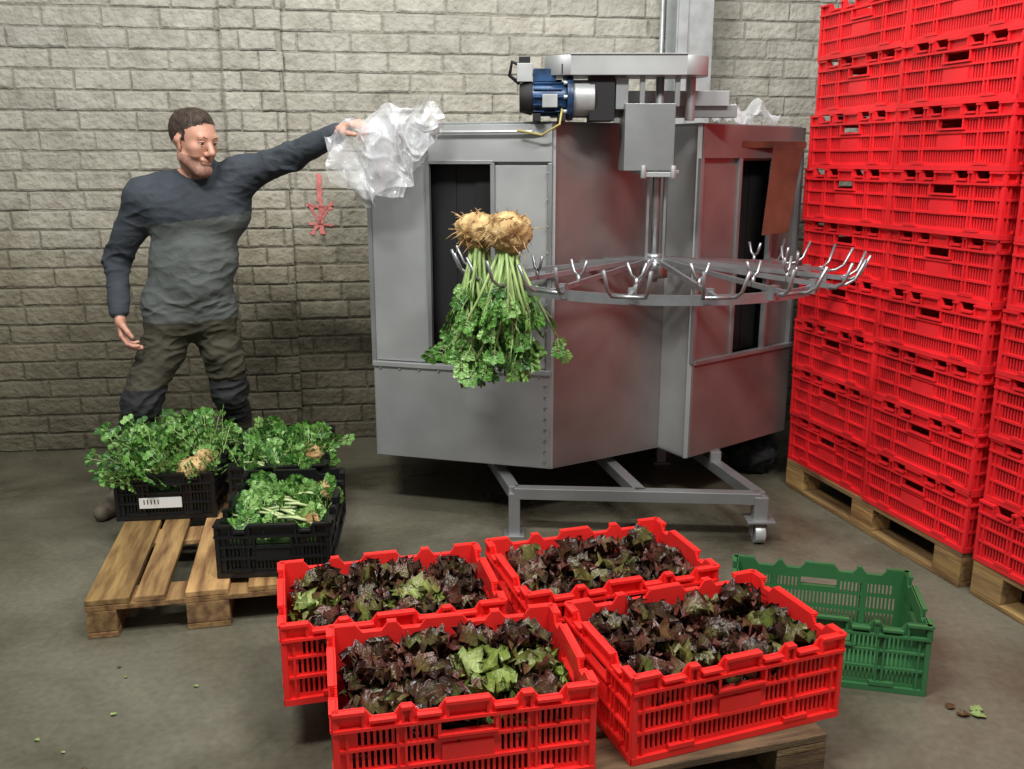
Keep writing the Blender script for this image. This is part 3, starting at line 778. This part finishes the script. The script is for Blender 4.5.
for i in range(nv):
    l=labs[i]; p=co[i]
    if l in('sw','sd','tr'):
        v=Vector(p)
        a=noise.noise(Vector((v.x*5,v.y*5,v.z*7)))
        q=Vector((v.x*8+v.z*9,v.y*8,v.z*20-v.x*7)); rd=1-abs(noise.noise(q))*3.2
        q2=Vector((v.x*14-v.z*12,v.y*14,v.z*24+v.x*10)); rd2=1-abs(noise.noise(q2))*3.2
        if l=='tr': w=.25+.8*bump_at(p,RKn,.17)+.8*bump_at(p,LKn,.17)+.9*bump_at(p,RAn,.16)+.9*bump_at(p,LAn,.16)+.6*math.exp(-((p[2]-.80)/.10)**2)
        elif l=='sw': w=.12+.8*math.exp(-((p[2]-.97)/.06)**2)+.35*math.exp(-((p[2]-1.14)/.09)**2)+.6*bump_at(p,LSn,.16)+.4*bump_at(p,RSn,.16)
        else: w=.15+.9*bump_at(p,REn,.13)+.8*bump_at(p,LEn,.13)+.5*bump_at(p,LSn,.12)+.5*bump_at(p,RSn,.12)
        w=min(w,1)
        co[i]=p+gr[i]*(.006*a+w*(.0085*max(-.3,rd)+.0045*max(-.3,rd2))-.003*w)
    elif l=='hr':
        q=(p-hcn); v=Vector((q@hsn*90,q@hfn*35,q@hun*50)); co[i]=p+gr[i]*.003*noise.noise(v)
body.vertices.foreach_set('co',co.ravel())
MS=[SKIN,HAIR,SWD,SWL,TRO,TRB,BOOT,STUB]
body.materials.clear()
for m in MS: body.materials.append(m)
nf=len(body.polygons)
mi=np.zeros(nf,int)
for k,f in enumerate(body.polygons):
    vi=f.vertices[0]; l=labs[vi]; p=co[vi]
    if l=='sk':
        q=(p-hcn)/HS; x,y,z=q@hsn,q@hfn,q@hun
        m=0
        if np.linalg.norm(q)<.16:
            if z<-.036 and y>.0 and not(abs(x)<.02 and y>.074 and z>-.066 and z<-.04) and z<-.036-.25*(y-.06): m=7
            if z>.010 and z<.06 and abs(x)>.050 and y<.020 and y>-.06 and abs(x)<.071: m=1
    elif l=='hr': m=1
    elif l=='bt': m=6
    elif l=='tr': m=4 if (p[2]>.60 or (p[2]<.36 and p[2]>.28)) else 5
    elif l=='sd': m=2
    else:
        m=2 if p[2]>1.345+.12*(p[0]+1.42) else 3
    if l in('sw',) and p[2]<.895: m=4
    mi[k]=m
body.polygons.foreach_set('material_index',mi); body.polygons.foreach_set('use_smooth',[True]*nf); body.update()
man=place(body,'man')
mb=MB()
def ball(c,r,mat,sc=(1,1,1)):
    bm=bmesh.new(); bmesh.ops.create_icosphere(bm,subdivisions=3,radius=r)
    mb.add([Vector(c)+v.co for v in bm.verts],[[v.index for v in f.verts] for f in bm.faces],mat,None,(1,1,1),True); bm.free()
for s in (-1,1):
    ball(H(s*.030,.0675,.016),.0115*HS,0); ball(H(s*.029,.0725,.0145),.0078*HS,1)
    mb.tube([H(s*.013,.0845,.036),H(s*.03,.082,.041),H(s*.046,.071,.036)],[.003,.0036,.002],2,6)
    mb.tube([H(s*.016,.078,.022),H(s*.03,.0805,.0245),H(s*.043,.070,.019)],[.0035,.0048,.0035],3,6)
    mb.tube([H(s*.017,.077,.009),H(s*.03,.0785,.007),H(s*.043,.069,.010)],[.002,.003,.002],3,6)
mb.tube([H(-.022,.0795,-.0525),H(0,.086,-.0522),H(.022,.0795,-.0525)],.0018,4,6)
mb.build('face_details',[EYEW,EYED,HAIR,SKIN,STUB],man)
# ------------------------------------------------------------ lights
def area(name,loc,target,sx,sy,en,col):
    l=bpy.data.lights.new(name,'AREA'); l.shape='RECTANGLE'; l.size=sx; l.size_y=sy; l.energy=en; l.color=col
    o=bpy.data.objects.new(name,l); COL.objects.link(o); o.location=loc
    o.rotation_euler=(Vector(target)-Vector(loc)).to_track_quat('-Z','Y').to_euler()
area('ceiling_lamp',(-1.3,1.2,4.3),(-.6,4,.8),1.3,.35,158,(1,.995,.97))
area('ceiling_lamp',(1.3,1.0,4.3),(.9,3.6,.6),1.3,.35,122,(1,.995,.97))
area('ceiling_lamp',(0,3.4,4.4),(0,3.6,0),1.3,.3,44,(1,.995,.97))
w=bpy.data.worlds.new('World'); S.world=w; w.use_nodes=True
w.node_tree.nodes['Background'].inputs[0].default_value=(.60,.635,.65,1); w.node_tree.nodes['Background'].inputs[1].default_value=.40
S.view_settings.view_transform='Standard'; S.view_settings.look='None'; S.view_settings.exposure=0
cam=bpy.data.cameras.new('camera'); cam.sensor_width=36; cam.lens=32.3
co_=bpy.data.objects.new('camera',cam); COL.objects.link(co_); co_.location=(0,0,1.6); co_.rotation_euler=(rad(90-13.7),0,0)
S.camera=co_
